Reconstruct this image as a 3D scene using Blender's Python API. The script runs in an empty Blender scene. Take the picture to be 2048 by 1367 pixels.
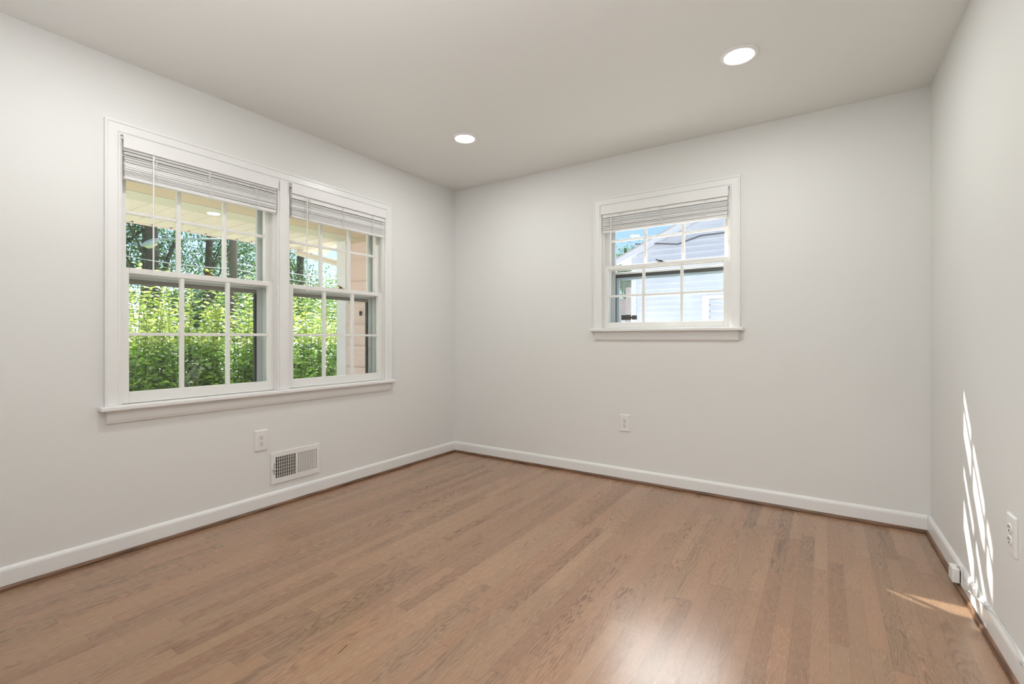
import bpy, math, random
import numpy as np
from mathutils import Vector, Matrix, Quaternion

S = bpy.context.scene
COL = S.collection
PI = math.pi
random.seed(7)
RNG = np.random.default_rng(11)

# ------------------------------------------------------------------ camera
YAW = math.atan2(1648 - 1024, 944.0)
cam_d = bpy.data.cameras.new('camera')
cam_d.sensor_width = 36.0
cam_d.lens = 36.0 * 944.0 / 2048.0
cam_d.shift_y = -8.5 / 2048.0
cam_d.clip_start = 0.02
cam_d.clip_end = 300
cam = bpy.data.objects.new('camera', cam_d)
COL.objects.link(cam)
cam.location = (2.901, -3.408, 1.067)
cam.rotation_euler = (PI / 2, 0, YAW)
S.camera = cam

# ------------------------------------------------------------------ world, sun, exposure
SUN_DIR = Vector((1.0, -0.65, -0.908)).normalized()
w = bpy.data.worlds.new('sky'); S.world = w; w.use_nodes = True
nt = w.node_tree; nt.nodes.clear()
sky = nt.nodes.new('ShaderNodeTexSky'); sky.sky_type = 'NISHITA'
sky.sun_disc = False
sky.sun_elevation = math.radians(37.3)
sky.sun_rotation = math.atan2(-1.0, 0.65)
sky.air_density = 1.0; sky.dust_density = 0.25; sky.ozone_density = 3.0
bg = nt.nodes.new('ShaderNodeBackground'); bg.inputs[1].default_value = 0.15
wo = nt.nodes.new('ShaderNodeOutputWorld')
nt.links.new(sky.outputs[0], bg.inputs[0])
# unseen bright cloud patch added to put glare on the floor
def wm(op, a, b=None, c=None):
    x = nt.nodes.new('ShaderNodeMath'); x.operation = op
    for i, v in enumerate((a, b, c)):
        if v is None: continue
        if isinstance(v, (int, float)): x.inputs[i].default_value = v
        else: nt.links.new(v, x.inputs[i])
    return x.outputs[0]
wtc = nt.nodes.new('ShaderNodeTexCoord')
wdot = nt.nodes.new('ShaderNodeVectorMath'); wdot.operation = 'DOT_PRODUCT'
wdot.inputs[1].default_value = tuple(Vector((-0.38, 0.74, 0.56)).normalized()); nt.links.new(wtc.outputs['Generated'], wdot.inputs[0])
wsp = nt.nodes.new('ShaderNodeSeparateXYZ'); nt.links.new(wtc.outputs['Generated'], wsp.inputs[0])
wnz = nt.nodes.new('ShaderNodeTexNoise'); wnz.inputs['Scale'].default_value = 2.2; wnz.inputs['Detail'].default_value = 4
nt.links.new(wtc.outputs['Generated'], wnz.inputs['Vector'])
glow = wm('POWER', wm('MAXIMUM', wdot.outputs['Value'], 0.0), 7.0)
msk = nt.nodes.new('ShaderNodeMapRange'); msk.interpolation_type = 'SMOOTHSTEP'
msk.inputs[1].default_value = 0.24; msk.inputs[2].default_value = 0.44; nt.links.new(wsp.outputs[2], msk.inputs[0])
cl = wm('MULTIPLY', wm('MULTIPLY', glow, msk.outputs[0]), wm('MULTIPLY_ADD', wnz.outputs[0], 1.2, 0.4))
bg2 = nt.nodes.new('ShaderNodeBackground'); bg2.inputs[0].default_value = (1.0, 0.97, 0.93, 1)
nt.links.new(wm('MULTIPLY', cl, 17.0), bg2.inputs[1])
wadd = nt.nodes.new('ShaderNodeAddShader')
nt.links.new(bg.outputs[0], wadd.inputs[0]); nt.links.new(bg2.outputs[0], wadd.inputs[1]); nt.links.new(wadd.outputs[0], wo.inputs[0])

sun_d = bpy.data.lights.new('sun', 'SUN')
sun_d.energy = 13.0; sun_d.angle = math.radians(0.6); sun_d.color = (1.0, 0.95, 0.88)
sun = bpy.data.objects.new('sun', sun_d); COL.objects.link(sun)
sun.rotation_euler = SUN_DIR.to_track_quat('-Z', 'Y').to_euler()
sun.location = (-8, 6, 9)

S.view_settings.view_transform = 'Standard'
S.view_settings.look = 'None'
S.view_settings.gamma = 1.0
S.view_settings.use_curve_mapping = False
S.view_settings.exposure = 0.06
DOWNLIGHT_W = 6.7      # each recessed light
HALL_FILL_W = 30.0           # unseen lamp added in the hall to brighten the room
CEILING_FILL_W = 18.5          # unseen upward fill lamp added to brighten the ceiling

# ------------------------------------------------------------------ materials
def mat(name, col, rough=0.5, metal=0.0, emit=None, es=0.0, spec=0.5, bump=None, noise=None):
    m = bpy.data.materials.new(name); m.use_nodes = True
    n = m.node_tree; b = n.nodes['Principled BSDF']
    b.inputs['Base Color'].default_value = (*col, 1)
    b.inputs['Roughness'].default_value = rough
    b.inputs['Metallic'].default_value = metal
    b.inputs['Specular IOR Level'].default_value = spec
    if emit:
        b.inputs['Emission Color'].default_value = (*emit, 1)
        b.inputs['Emission Strength'].default_value = es
    tc = n.nodes.new('ShaderNodeTexCoord')
    if noise:   # (scale, second colour)
        nz = n.nodes.new('ShaderNodeTexNoise'); nz.inputs['Scale'].default_value = noise[0]
        nz.inputs['Detail'].default_value = 4
        mx = n.nodes.new('ShaderNodeMix'); mx.data_type = 'RGBA'
        mx.inputs[6].default_value = (*col, 1); mx.inputs[7].default_value = (*noise[1], 1)
        n.links.new(tc.outputs['Object'], nz.inputs['Vector'])
        n.links.new(nz.outputs[0], mx.inputs[0]); n.links.new(mx.outputs[2], b.inputs['Base Color'])
    if bump:    # (scale, strength)
        nb = n.nodes.new('ShaderNodeTexNoise'); nb.inputs['Scale'].default_value = bump[0]
        nb.inputs['Detail'].default_value = 3
        bp = n.nodes.new('ShaderNodeBump'); bp.inputs['Strength'].default_value = bump[1]
        bp.inputs['Distance'].default_value = 0.002
        n.links.new(tc.outputs['Object'], nb.inputs['Vector'])
        n.links.new(nb.outputs[0], bp.inputs['Height']); n.links.new(bp.outputs[0], b.inputs['Normal'])
    return m

WALL = mat('wall_paint', (0.797, 0.793, 0.773), 0.62, spec=0.3, bump=(260, 0.06))
CEIL = mat('ceiling_paint', (0.82, 0.815, 0.79), 0.75, spec=0.2, bump=(200, 0.05))
TRIM = mat('trim_paint', (0.845, 0.84, 0.825), 0.32, spec=0.5)
SASHM = mat('sash_paint', (0.84, 0.83, 0.80), 0.35, bump=(60, 0.1))
BLIND = mat('blind_vinyl', (0.83, 0.82, 0.81), 0.4)
PLASTIC = mat('white_plastic', (0.84, 0.83, 0.81), 0.35)
DARK = mat('recess_shade', (0.01, 0.009, 0.008), 0.7)  # near-black painted in for the shade inside slots, duct and gaps
DARKM = mat('dark_bronze_track', (0.035, 0.030, 0.027), 0.5)
BROWNM = mat('brown_screen_track', (0.26, 0.23, 0.20), 0.5)
GREYM = mat('storm_aluminium', (0.62, 0.63, 0.63), 0.42, metal=0.3)
BLUEG = mat('screen_frame', (0.38, 0.47, 0.53), 0.5)
BRASS = mat('aged_brass', (0.22, 0.12, 0.05), 0.45, metal=0.6)
BLACKM = mat('black_metal', (0.02, 0.02, 0.025), 0.4)
DUCT = mat('duct_louver', (0.30, 0.25, 0.18), 0.55, metal=0.2)
LOUV = mat('closed_louver', (0.62, 0.59, 0.56), 0.5)
CABLE = mat('white_cable', (0.70, 0.69, 0.67), 0.4)
LENS = mat('lamp_lens', (0.9, 0.9, 0.9), 0.4, emit=(1.0, 0.97, 0.92), es=14.0)

def wood_mat(name, base, planks=True):
    m = bpy.data.materials.new(name); m.use_nodes = True
    n = m.node_tree; L = n.links; b = n.nodes['Principled BSDF']
    def nd(t, **k):
        x = n.nodes.new(t)
        for a, v in k.items(): setattr(x, a, v)
        return x
    def mth(op, a, bb=None, c=None):
        x = nd('ShaderNodeMath', operation=op)
        for i, v in enumerate((a, bb, c)):
            if v is None: continue
            if isinstance(v, (int, float)): x.inputs[i].default_value = v
            else: L.new(v, x.inputs[i])
        return x.outputs[0]
    tc = nd('ShaderNodeTexCoord')
    sp = nd('ShaderNodeSeparateXYZ'); L.new(tc.outputs['Object'], sp.inputs[0])
    X, Y = sp.outputs[0], sp.outputs[1]
    W = 0.0572
    xi = mth('FLOOR', mth('DIVIDE', X, W))
    wn = nd('ShaderNodeTexWhiteNoise', noise_dimensions='1D'); L.new(xi, wn.inputs['W'])
    off = mth('MULTIPLY', wn.outputs[0], 7.3)
    ln = mth('ADD', mth('MULTIPLY', wn.outputs[0], 0.5), 0.62)
    yy = mth('DIVIDE', mth('ADD', Y, off), ln)
    yi = mth('FLOOR', yy)
    cb = nd('ShaderNodeCombineXYZ'); L.new(xi, cb.inputs[0]); L.new(yi, cb.inputs[1])
    w2 = nd('ShaderNodeTexWhiteNoise', noise_dimensions='2D'); L.new(cb.outputs[0], w2.inputs['Vector'])
    rc = nd('ShaderNodeSeparateXYZ'); L.new(w2.outputs['Color'], rc.inputs[0])
    # grain coordinates, shifted for every board
    gx = mth('ADD', mth('MULTIPLY', X, 22.0), mth('MULTIPLY', rc.outputs[0], 40.0))
    gy = mth('ADD', mth('MULTIPLY', Y, 2.6), mth('MULTIPLY', rc.outputs[1], 40.0))
    gc = nd('ShaderNodeCombineXYZ'); L.new(gx, gc.inputs[0]); L.new(gy, gc.inputs[1]); L.new(mth('MULTIPLY', rc.outputs[2], 9.0), gc.inputs[2])
    n1 = nd('ShaderNodeTexNoise'); n1.inputs['Scale'].default_value = 0.75; n1.inputs['Detail'].default_value = 2.5
    n1.inputs['Distortion'].default_value = 0.5
    L.new(gc.outputs[0], n1.inputs['Vector'])
    ring = mth('SINE', mth('MULTIPLY', n1.outputs[0], 95.0))
    ring = mth('POWER', mth('MULTIPLY_ADD', ring, 0.5, 0.5), 2.2)
    # fine pores along the board
    pc = nd('ShaderNodeCombineXYZ')
    L.new(mth('MULTIPLY', X, 900.0), pc.inputs[0]); L.new(mth('MULTIPLY', Y, 26.0), pc.inputs[1])
    n2 = nd('ShaderNodeTexNoise'); n2.inputs['Scale'].default_value = 1.0; n2.inputs['Detail'].default_value = 2
    L.new(pc.outputs[0], n2.inputs['Vector'])
    # where the figure is strong
    n3 = nd('ShaderNodeTexNoise'); n3.inputs['Scale'].default_value = 0.35; L.new(gc.outputs[0], n3.inputs['Vector'])
    figure = mth('MULTIPLY', mth('MULTIPLY_ADD', n3.outputs[0], 2.2, -0.65), mth('MULTIPLY_ADD', rc.outputs[2], 0.8, 0.35))
    figure = mth('MINIMUM', mth('MAXIMUM', figure, 0.05), 1.0)
    # board tone
    tone = mth('MULTIPLY_ADD', rc.outputs[0], 0.29, 0.86)
    hue = nd('ShaderNodeMix', data_type='RGBA'); L.new(rc.outputs[1], hue.inputs[0])
    hue.inputs[6].default_value = (base[0], base[1], base[2], 1)
    hue.inputs[7].default_value = (base[0] * 0.95, base[1] * 0.87, base[2] * 0.86, 1)
    dk = mth('SUBTRACT', 1.0, mth('MULTIPLY', mth('MULTIPLY', ring, figure), 0.58))
    pr = mth('MULTIPLY_ADD', n2.outputs[0], 0.36, 0.82)
    # seams
    fx = mth('FRACT', mth('DIVIDE', X, W)); fy = mth('FRACT', yy)
    sx = mth('GREATER_THAN', mth('ABSOLUTE', mth('SUBTRACT', fx, 0.5)), 0.488)
    sy = mth('GREATER_THAN', mth('ABSOLUTE', mth('SUBTRACT', fy, 0.5)), 0.4985)
    seam = mth('SUBTRACT', 1.0, mth('MULTIPLY', mth('MAXIMUM', sx, sy), 0.30))
    f = mth('MULTIPLY', mth('MULTIPLY', tone, dk), mth('MULTIPLY', pr, seam))
    mul = nd('ShaderNodeVectorMath', operation='SCALE'); L.new(hue.outputs[2], mul.inputs[0]); L.new(f, mul.inputs['Scale'])
    L.new(mul.outputs[0], b.inputs['Base Color'])
    b.inputs['Specular IOR Level'].default_value = 0.85
    L.new(mth('MULTIPLY_ADD', n2.outputs[0], 0.10, 0.21), b.inputs['Roughness'])
    bp = nd('ShaderNodeBump'); bp.inputs['Strength'].default_value = 0.12; bp.inputs['Distance'].default_value = 0.001
    L.new(f, bp.inputs['Height']); L.new(bp.outputs[0], b.inputs['Normal'])
    return m

FLOOR = wood_mat('oak_strip_floor', (0.370, 0.226, 0.136))

def shoe_mat():
    m = mat('stained_shoe_moulding', (0.16, 0.065, 0.026), 0.4)
    n = m.node_tree; b = n.nodes['Principled BSDF']
    tc = n.nodes.new('ShaderNodeTexCoord'); mp = n.nodes.new('ShaderNodeMapping')
    mp.inputs['Scale'].default_value = (7, 7, 240)
    nz = n.nodes.new('ShaderNodeTexNoise'); nz.inputs['Scale'].default_value = 1.0; nz.inputs['Detail'].default_value = 4
    cr = n.nodes.new('ShaderNodeValToRGB')
    cr.color_ramp.elements[0].position = 0.33; cr.color_ramp.elements[0].color = (0.040, 0.017, 0.008, 1)
    cr.color_ramp.elements[1].position = 0.80; cr.color_ramp.elements[1].color = (0.36, 0.185, 0.095, 1)
    n.links.new(tc.outputs['Object'], mp.inputs[0]); n.links.new(mp.outputs[0], nz.inputs['Vector'])
    n.links.new(nz.outputs[0], cr.inputs[0]); n.links.new(cr.outputs[0], b.inputs['Base Color'])
    return m
SHOE = shoe_mat()

def glass_mat(name, tint=(0.96, 0.98, 0.98), dust=0.0):
    m = bpy.data.materials.new(name); m.use_nodes = True
    n = m.node_tree; n.nodes.clear()
    out = n.nodes.new('ShaderNodeOutputMaterial')
    tr = n.nodes.new('ShaderNodeBsdfTransparent'); tr.inputs[0].default_value = (*tint, 1)
    gl = n.nodes.new('ShaderNodeBsdfGlossy'); gl.inputs['Roughness'].default_value = 0.0
    lw = n.nodes.new('ShaderNodeLayerWeight'); lw.inputs[0].default_value = 0.5
    pw = n.nodes.new('ShaderNodeMath'); pw.operation = 'POWER'; pw.inputs[1].default_value = 4.5
    fr = n.nodes.new('ShaderNodeMath'); fr.operation = 'MULTIPLY_ADD'; fr.inputs[1].default_value = 0.75; fr.inputs[2].default_value = 0.022
    n.links.new(lw.outputs['Facing'], pw.inputs[0]); n.links.new(pw.outputs[0], fr.inputs[0])
    mx = n.nodes.new('ShaderNodeMixShader')
    n.links.new(fr.outputs[0], mx.inputs[0]); n.links.new(tr.outputs[0], mx.inputs[1]); n.links.new(gl.outputs[0], mx.inputs[2])
    last = mx
    if dust > 0:
        df = n.nodes.new('ShaderNodeBsdfTranslucent'); df.inputs[0].default_value = (0.9, 0.93, 1.0, 1)
        tc = n.nodes.new('ShaderNodeTexCoord'); nz = n.nodes.new('ShaderNodeTexNoise')
        nz.inputs['Scale'].default_value = 7; nz.inputs['Detail'].default_value = 6
        n.links.new(tc.outputs['Object'], nz.inputs['Vector'])
        mm = n.nodes.new('ShaderNodeMath'); mm.operation = 'MULTIPLY'; mm.inputs[1].default_value = dust
        n.links.new(nz.outputs[0], mm.inputs[0])
        m2 = n.nodes.new('ShaderNodeMixShader')
        n.links.new(mm.outputs[0], m2.inputs[0]); n.links.new(mx.outputs[0], m2.inputs[1]); n.links.new(df.outputs[0], m2.inputs[2])
        last = m2
    n.links.new(last.outputs[0], out.inputs[0])
    return m
GLASS = glass_mat('window_glass')
DUSTY = glass_mat('dusty_storm_glass', dust=0.05)

def leaf_mat(name, c1, c2, trans=0.5, rough=0.35):
    m = bpy.data.materials.new(name); m.use_nodes = True
    n = m.node_tree; n.nodes.clear(); L = n.links
    out = n.nodes.new('ShaderNodeOutputMaterial')
    g = n.nodes.new('ShaderNodeNewGeometry')
    cr = n.nodes.new('ShaderNodeMix'); cr.data_type = 'RGBA'
    cr.inputs[6].default_value = (*c1, 1); cr.inputs[7].default_value = (*c2, 1)
    L.new(g.outputs['Random Per Island'], cr.inputs[0])
    d = n.nodes.new('ShaderNodeBsdfDiffuse'); t = n.nodes.new('ShaderNodeBsdfTranslucent')
    gl = n.nodes.new('ShaderNodeBsdfGlossy'); gl.inputs['Roughness'].default_value = rough
    m1 = n.nodes.new('ShaderNodeMixShader'); m1.inputs[0].default_value = trans
    m2 = n.nodes.new('ShaderNodeMixShader'); m2.inputs[0].default_value = 0.13
    L.new(cr.outputs[2], d.inputs[0]); L.new(cr.outputs[2], t.inputs[0])
    L.new(d.outputs[0], m1.inputs[1]); L.new(t.outputs[0], m1.inputs[2])
    L.new(m1.outputs[0], m2.inputs[1]); L.new(gl.outputs[0], m2.inputs[2])
    L.new(m2.outputs[0], out.inputs[0])
    return m
LEAF_HEDGE = leaf_mat('hedge_leaf', (0.03, 0.10, 0.012), (0.40, 0.66, 0.09), 0.42, 0.25)  # wide dark-to-bright spread paints in sunlit leaves and shaded gaps
LEAF_SHOOT = leaf_mat('young_leaf', (0.20, 0.34, 0.04), (0.62, 0.68, 0.17), 0.55)
LEAF_TREE = leaf_mat('tree_leaf', (0.035, 0.10, 0.03), (0.13, 0.26, 0.07), 0.35)
LEAF_PALE = leaf_mat('pale_tree_leaf', (0.14, 0.30, 0.06), (0.40, 0.52, 0.16), 0.45)
BARK = mat('bark', (0.075, 0.062, 0.05), 0.9, noise=(9, (0.15, 0.13, 0.11)), bump=(14, 0.6))
POLE = mat('weathered_pole', (0.13, 0.105, 0.09), 0.9, noise=(5, (0.22, 0.19, 0.17)), bump=(20, 0.4))
STEM = mat('green_stem', (0.22, 0.30, 0.08), 0.6)
SOFFIT = mat('cream_soffit_vinyl', (0.75, 0.65, 0.60), 0.5)
BEAMM = mat('pale_green_beam', (0.60, 0.57, 0.48), 0.6)
TANC = mat('tan_porch_ceiling', (0.56, 0.45, 0.34), 0.6)
PINK = mat('pink_siding', (0.74, 0.56, 0.53), 0.6)
WHITEX = mat('white_exterior_paint', (0.78, 0.75, 0.80), 0.5)
CONC = mat('concrete', (0.80, 0.79, 0.76), 0.9, noise=(3, (0.72, 0.71, 0.68)))
GRASS = mat('lawn', (0.08, 0.16, 0.035), 0.9, noise=(6, (0.18, 0.26, 0.07)))
ROOFG = mat('grey_shingles', (0.36, 0.36, 0.40), 0.85, noise=(30, (0.44, 0.44, 0.48)))
HOUSEW = mat('far_house_wall', (0.20, 0.17, 0.16), 0.8)
LAMPM = mat('street_lamp_metal', (0.50, 0.56, 0.62), 0.4, metal=0.3)
WIRE = mat('wire', (0.55, 0.58, 0.62), 0.5)
WIRED = mat('black_wire', (0.05, 0.05, 0.06), 0.6)
BRICKF = mat('reddish_chimney_brick', (0.42, 0.30, 0.30), 0.9, noise=(8, (0.55, 0.47, 0.48)))

def lap_mat(name, col, pitch, dark=0.55):
    m = mat(name, col, 0.45)
    return m
NEIGH = mat('pale_blue_siding', (0.52, 0.57, 0.66), 0.45)

# ------------------------------------------------------------------ mesh helpers
class MB:
    def __init__(s): s.v = []; s.f = []
    def box(s, a, b):
        x0, x1 = sorted((a[0], b[0])); y0, y1 = sorted((a[1], b[1])); z0, z1 = sorted((a[2], b[2]))
        o = len(s.v)
        s.v += [(x0,y0,z0),(x1,y0,z0),(x1,y1,z0),(x0,y1,z0),(x0,y0,z1),(x1,y0,z1),(x1,y1,z1),(x0,y1,z1)]
        s.f += [tuple(o+i for i in q) for q in ((0,3,2,1),(4,5,6,7),(0,1,5,4),(1,2,6,5),(2,3,7,6),(3,0,4,7))]
        return s
    def prism(s, pts, h0, h1, fn):
        """polygon pts (p,q), extruded from h0 to h1; fn(p,q,h)->xyz"""
        o = len(s.v); k = len(pts)
        s.v += [fn(p, q, h0) for p, q in pts] + [fn(p, q, h1) for p, q in pts]
        s.f.append(tuple(range(o, o+k))[::-1]); s.f.append(tuple(range(o+k, o+2*k)))
        for i in range(k):
            j = (i+1) % k; s.f.append((o+i, o+j, o+k+j, o+k+i))
        return s
    def tube(s, path, radii, n=8, cap=True):
        path = [Vector(p) for p in path]
        if isinstance(radii, (int, float)): radii = [radii]*len(path)
        o = len(s.v); ref = None
        for i, p in enumerate(path):
            t = (path[min(i+1, len(path)-1)] - path[max(i-1, 0)]).normalized()
            if ref is None:
                ref = t.orthogonal().normalized()
            ref = (ref - t*ref.dot(t))
            ref = ref.normalized() if ref.length > 1e-6 else t.orthogonal().normalized()
            b = t.cross(ref)
            for k in range(n):
                a = 2*PI*k/n
                s.v.append(tuple(p + (ref*math.cos(a)+b*math.sin(a))*radii[i]))
        for i in range(len(path)-1):
            for k in range(n):
                k2 = (k+1) % n
                s.f.append((o+i*n+k, o+i*n+k2, o+(i+1)*n+k2, o+(i+1)*n+k))
        if cap:
            s.f.append(tuple(o+k for k in range(n))[::-1])
            s.f.append(tuple(o+(len(path)-1)*n+k for k in range(n)))
        return s
    def lathe(s, prof, n=48, axis='z'):
        """prof: (r,h) list closed surface of revolution about z"""
        o = len(s.v)
        for r, h in prof:
            for k in range(n):
                a = 2*PI*k/n; s.v.append((r*math.cos(a), r*math.sin(a), h))
        for i in range(len(prof)-1):
            for k in range(n):
                k2 = (k+1) % n; s.f.append((o+i*n+k, o+i*n+k2, o+(i+1)*n+k2, o+(i+1)*n+k))
        return s
    def build(s, name, m, parent=None, bevel=0.0, smooth=False, seg=2):
        me = bpy.data.meshes.new(name); me.from_pydata(s.v, [], s.f); me.update()
        me.materials.append(m)
        o = bpy.data.objects.new(name, me); COL.objects.link(o)
        if parent is not None: o.parent = parent
        import bmesh
        bm = bmesh.new(); bm.from_mesh(me); bmesh.ops.recalc_face_normals(bm, faces=bm.faces); bm.to_mesh(me); bm.free()
        if smooth:
            for p in me.polygons: p.use_smooth = True
        if bevel > 0:
            md = o.modifiers.new('bevel', 'BEVEL'); md.width = bevel; md.segments = seg
            md.limit_method = 'ANGLE'; md.angle_limit = math.radians(40)
        return o

def bx(a, b): return MB().box(a, b)
def empty(name, loc=(0, 0, 0), rz=0.0, parent=None):
    o = bpy.data.objects.new(name, None); COL.objects.link(o)
    o.location = loc; o.rotation_euler = (0, 0, rz); o.empty_display_size = 0.1
    if parent: o.parent = parent
    return o
def tag(o, label=None, cat=None, group=None, kind=None):
    if label: o['label'] = label
    if cat: o['category'] = cat
    if group: o['group'] = group
    if kind: o['kind'] = kind
    return o
def structure(o, label=None): return tag(o, label, None, None, 'structure')

def dup(root, loc, rz=None, label=None):
    r = root.copy(); COL.objects.link(r); r.location = loc
    if rz is not None: r.rotation_euler = (0, 0, rz)
    if label: r['label'] = label
    for ch in list(root.children):
        c = ch.copy(); COL.objects.link(c); c.parent = r
        for g in list(ch.children):
            d = g.copy(); COL.objects.link(d); d.parent = c
    return r

# ------------------------------------------------------------------ room shell
H = 2.44; YF = -3.62; T = 0.20
XB = 3.386; SK = 0.0165                 # the right wall runs slightly out of square
def xr(y): return XB + SK * (-y)
LW0, LW1 = -2.532, -0.852               # twin window opening on the left wall
BW0, BW1 = 1.478, 2.381                 # window opening on the back wall

b = MB()
b.box((-T, YF-T, -0.3), (0, LW0, H+0.1)); b.box((-T, LW1, -0.3), (0, T, H+0.1))
b.box((-T, LW0, -0.3), (0, LW1, 0.70)); b.box((-T, LW0, 2.068), (0, LW1, H+0.1))
structure(b.build('wall_left', WALL), 'off-white painted wall with the twin window')
b = MB()
b.box((0, 0, -0.3), (BW0, T, H+0.1)); b.box((BW1, 0, -0.3), (XB+0.3, T, H+0.1))
b.box((BW0, 0, -0.3), (BW1, T, 1.10)); b.box((BW0, 0, 2.068), (BW1, T, H+0.1))
structure(b.build('wall_back', WALL), 'off-white painted wall with the single small window')
b = MB()
b.prism([(xr(0), 0), (xr(YF-T), YF-T), (xr(YF-T)+T, YF-T), (xr(0)+T, 0)], -0.3, H+0.1, lambda p, q, h: (p, q, h))
structure(b.build('wall_right', WALL), 'off-white wall at the right edge with sun streaks')
D0, D1, DH = 2.32, 3.13, 2.04           # doorway behind the camera
b = MB()
b.box((0, YF-0.12, -0.3), (D0, YF, H+0.1)); b.box((D1, YF-0.12, -0.3), (xr(YF), YF, H+0.1)); b.box((D0, YF-0.12, DH), (D1, YF, H+0.1))
structure(b.build('wall_front', WALL), 'off-white wall behind the camera')
structure(bx((-T, YF-2.2, -0.3), (XB+0.5, T, 0)).build('floor', FLOOR), 'brown stained oak strip floor')
structure(bx((-T, YF-2.2, H), (XB+0.5, T, H+0.35)).build('ceiling', CEIL), 'smooth white ceiling with recessed lights')
# short hall behind the doorway
b = MB(); b.box((1.2, YF-2.0, 0), (4.0, YF-1.88, H)); b.box((1.1, YF-2.0, 0), (1.22, YF-0.12, H)); b.box((3.86, YF-2.0, 0), (3.98, YF-0.12, H))
structure(b.build('wall_hall', WALL), 'hall wall beyond the doorway')

# ------------------------------------------------------------------ baseboards and shoe mouldings
BP = [(0, 0.0), (0.0135, 0.0), (0.0135, 0.078), (0.0118, 0.086), (0.0075, 0.0935), (0.003, 0.097), (0, 0.097)]
def qr(r=0.0125, h=0.0195, t=0.0135, n=6):
    pts = [(t, 0.0), (t+r, 0.0)]
    for k in range(n+1):
        a = (PI/2)*k/n; pts.append((t + r*math.cos(a), 0.004 + (h-0.004)*math.sin(a)))
    return pts
def along_left(p, q, h): return (p, h, q)
def along_back(p, q, h): return (h, -p, q)
def along_right(p, q, h): return (xr(h)-p, h, q)
structure(MB().prism(BP, YF, -0.0, along_left).build('baseboard_left', TRIM))
structure(MB().prism(BP, 0.0136, XB-0.0138, along_back).build('baseboard_back', TRIM))
structure(MB().prism(BP, YF, -0.0, along_right).build('baseboard_right', TRIM))
structure(MB().prism(qr(), YF, -0.0265, along_left).build('trim_1', SHOE), 'brown quarter-round along the left wall')
structure(MB().prism(qr(), 0.0136, XB-0.0138, along_back).build('trim_2', SHOE), 'brown quarter-round along the back wall')
structure(MB().prism(qr(), YF, -0.0265, along_right).build('trim_3', SHOE), 'brown quarter-round along the right wall')

# ------------------------------------------------------------------ windows
def casing(W, z0, z1, parent):
    """mitred stepped casing round three sides; local frame: u along wall, -d into room"""
    prof = [(0, 0), (0, -0.0125), (0.009, -0.0125), (0.012, -0.0165), (0.050, -0.0165), (0.052, -0.0205), (0.063, -0.0205), (0.063, 0)]
    m = MB(); n = len(prof)
    for st in range(4):
        for o, d in prof:
            u = -o if st < 2 else W+o
            z = z0 if st in (0, 3) else z1+o
            m.v.append((u, d, z))
    for st in range(3):
        for k in range(n):
            k2 = (k+1) % n; m.f.append((st*n+k, st*n+k2, (st+1)*n+k2, (st+1)*n+k))
    m.f.append(tuple(range(n))); m.f.append(tuple(range(3*n, 4*n))[::-1])
    return m.build('casing', TRIM, parent, bevel=0.0015)

def sash(name, W, zb, zt, g0, g1, hm, d0, parent, lower, label=None, stile=0.043):
    """one sash with three by two panes"""
    u0, u1 = 0.006, W-0.006; gl, gr = stile, W-stile; dd = 0.033
    m = MB()
    m.box((u0, d0, zb), (gl, d0+dd, zt)); m.box((gr, d0, zb), (u1, d0+dd, zt))
    m.box((gl, d0, zb), (gr, d0+dd, g0)); m.box((gl, d0, g1), (gr, d0+dd, zt))
    o = m.build(name, SASHM, parent, bevel=0.0025)
    m = MB(); w3 = (gr-gl)/3
    for k in (1, 2):
        u = gl + w3*k; m.box((u-0.0095, d0+0.004, g0), (u+0.0095, d0+0.028, g1))
    for k in range(3):
        m.box((gl + w3*k + (0.0095 if k else 0), d0+0.006, hm-0.008), (gl + w3*(k+1) - (0.0095 if k < 2 else 0), d0+0.027, hm+0.008))
    m.build('muntin_grid', SASHM, o, bevel=0.002)
    bx((gl-0.006, d0+0.0155, g0-0.006), (gr+0.006, d0+0.0185, g1+0.006)).build('glass_pane', GLASS, o)
    if label: o['label'] = label
    return o

def sash_lock(u, d, z, m, parent):
    e = MB()
    e.box((u-0.026, d+0.003, z), (u+0.026, d+0.025, z+0.004))
    e.tube([(u, d+0.014, z+0.003), (u, d+0.014, z+0.014)], 0.010, 10)
    e.tube([(u, d+0.012, z+0.012), (u-0.018, d+0.004, z+0.014), (u-0.034, d-0.003, z+0.021)], [0.006, 0.005, 0.004], 8)
    return e.build('sash_lock', m, parent)

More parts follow.
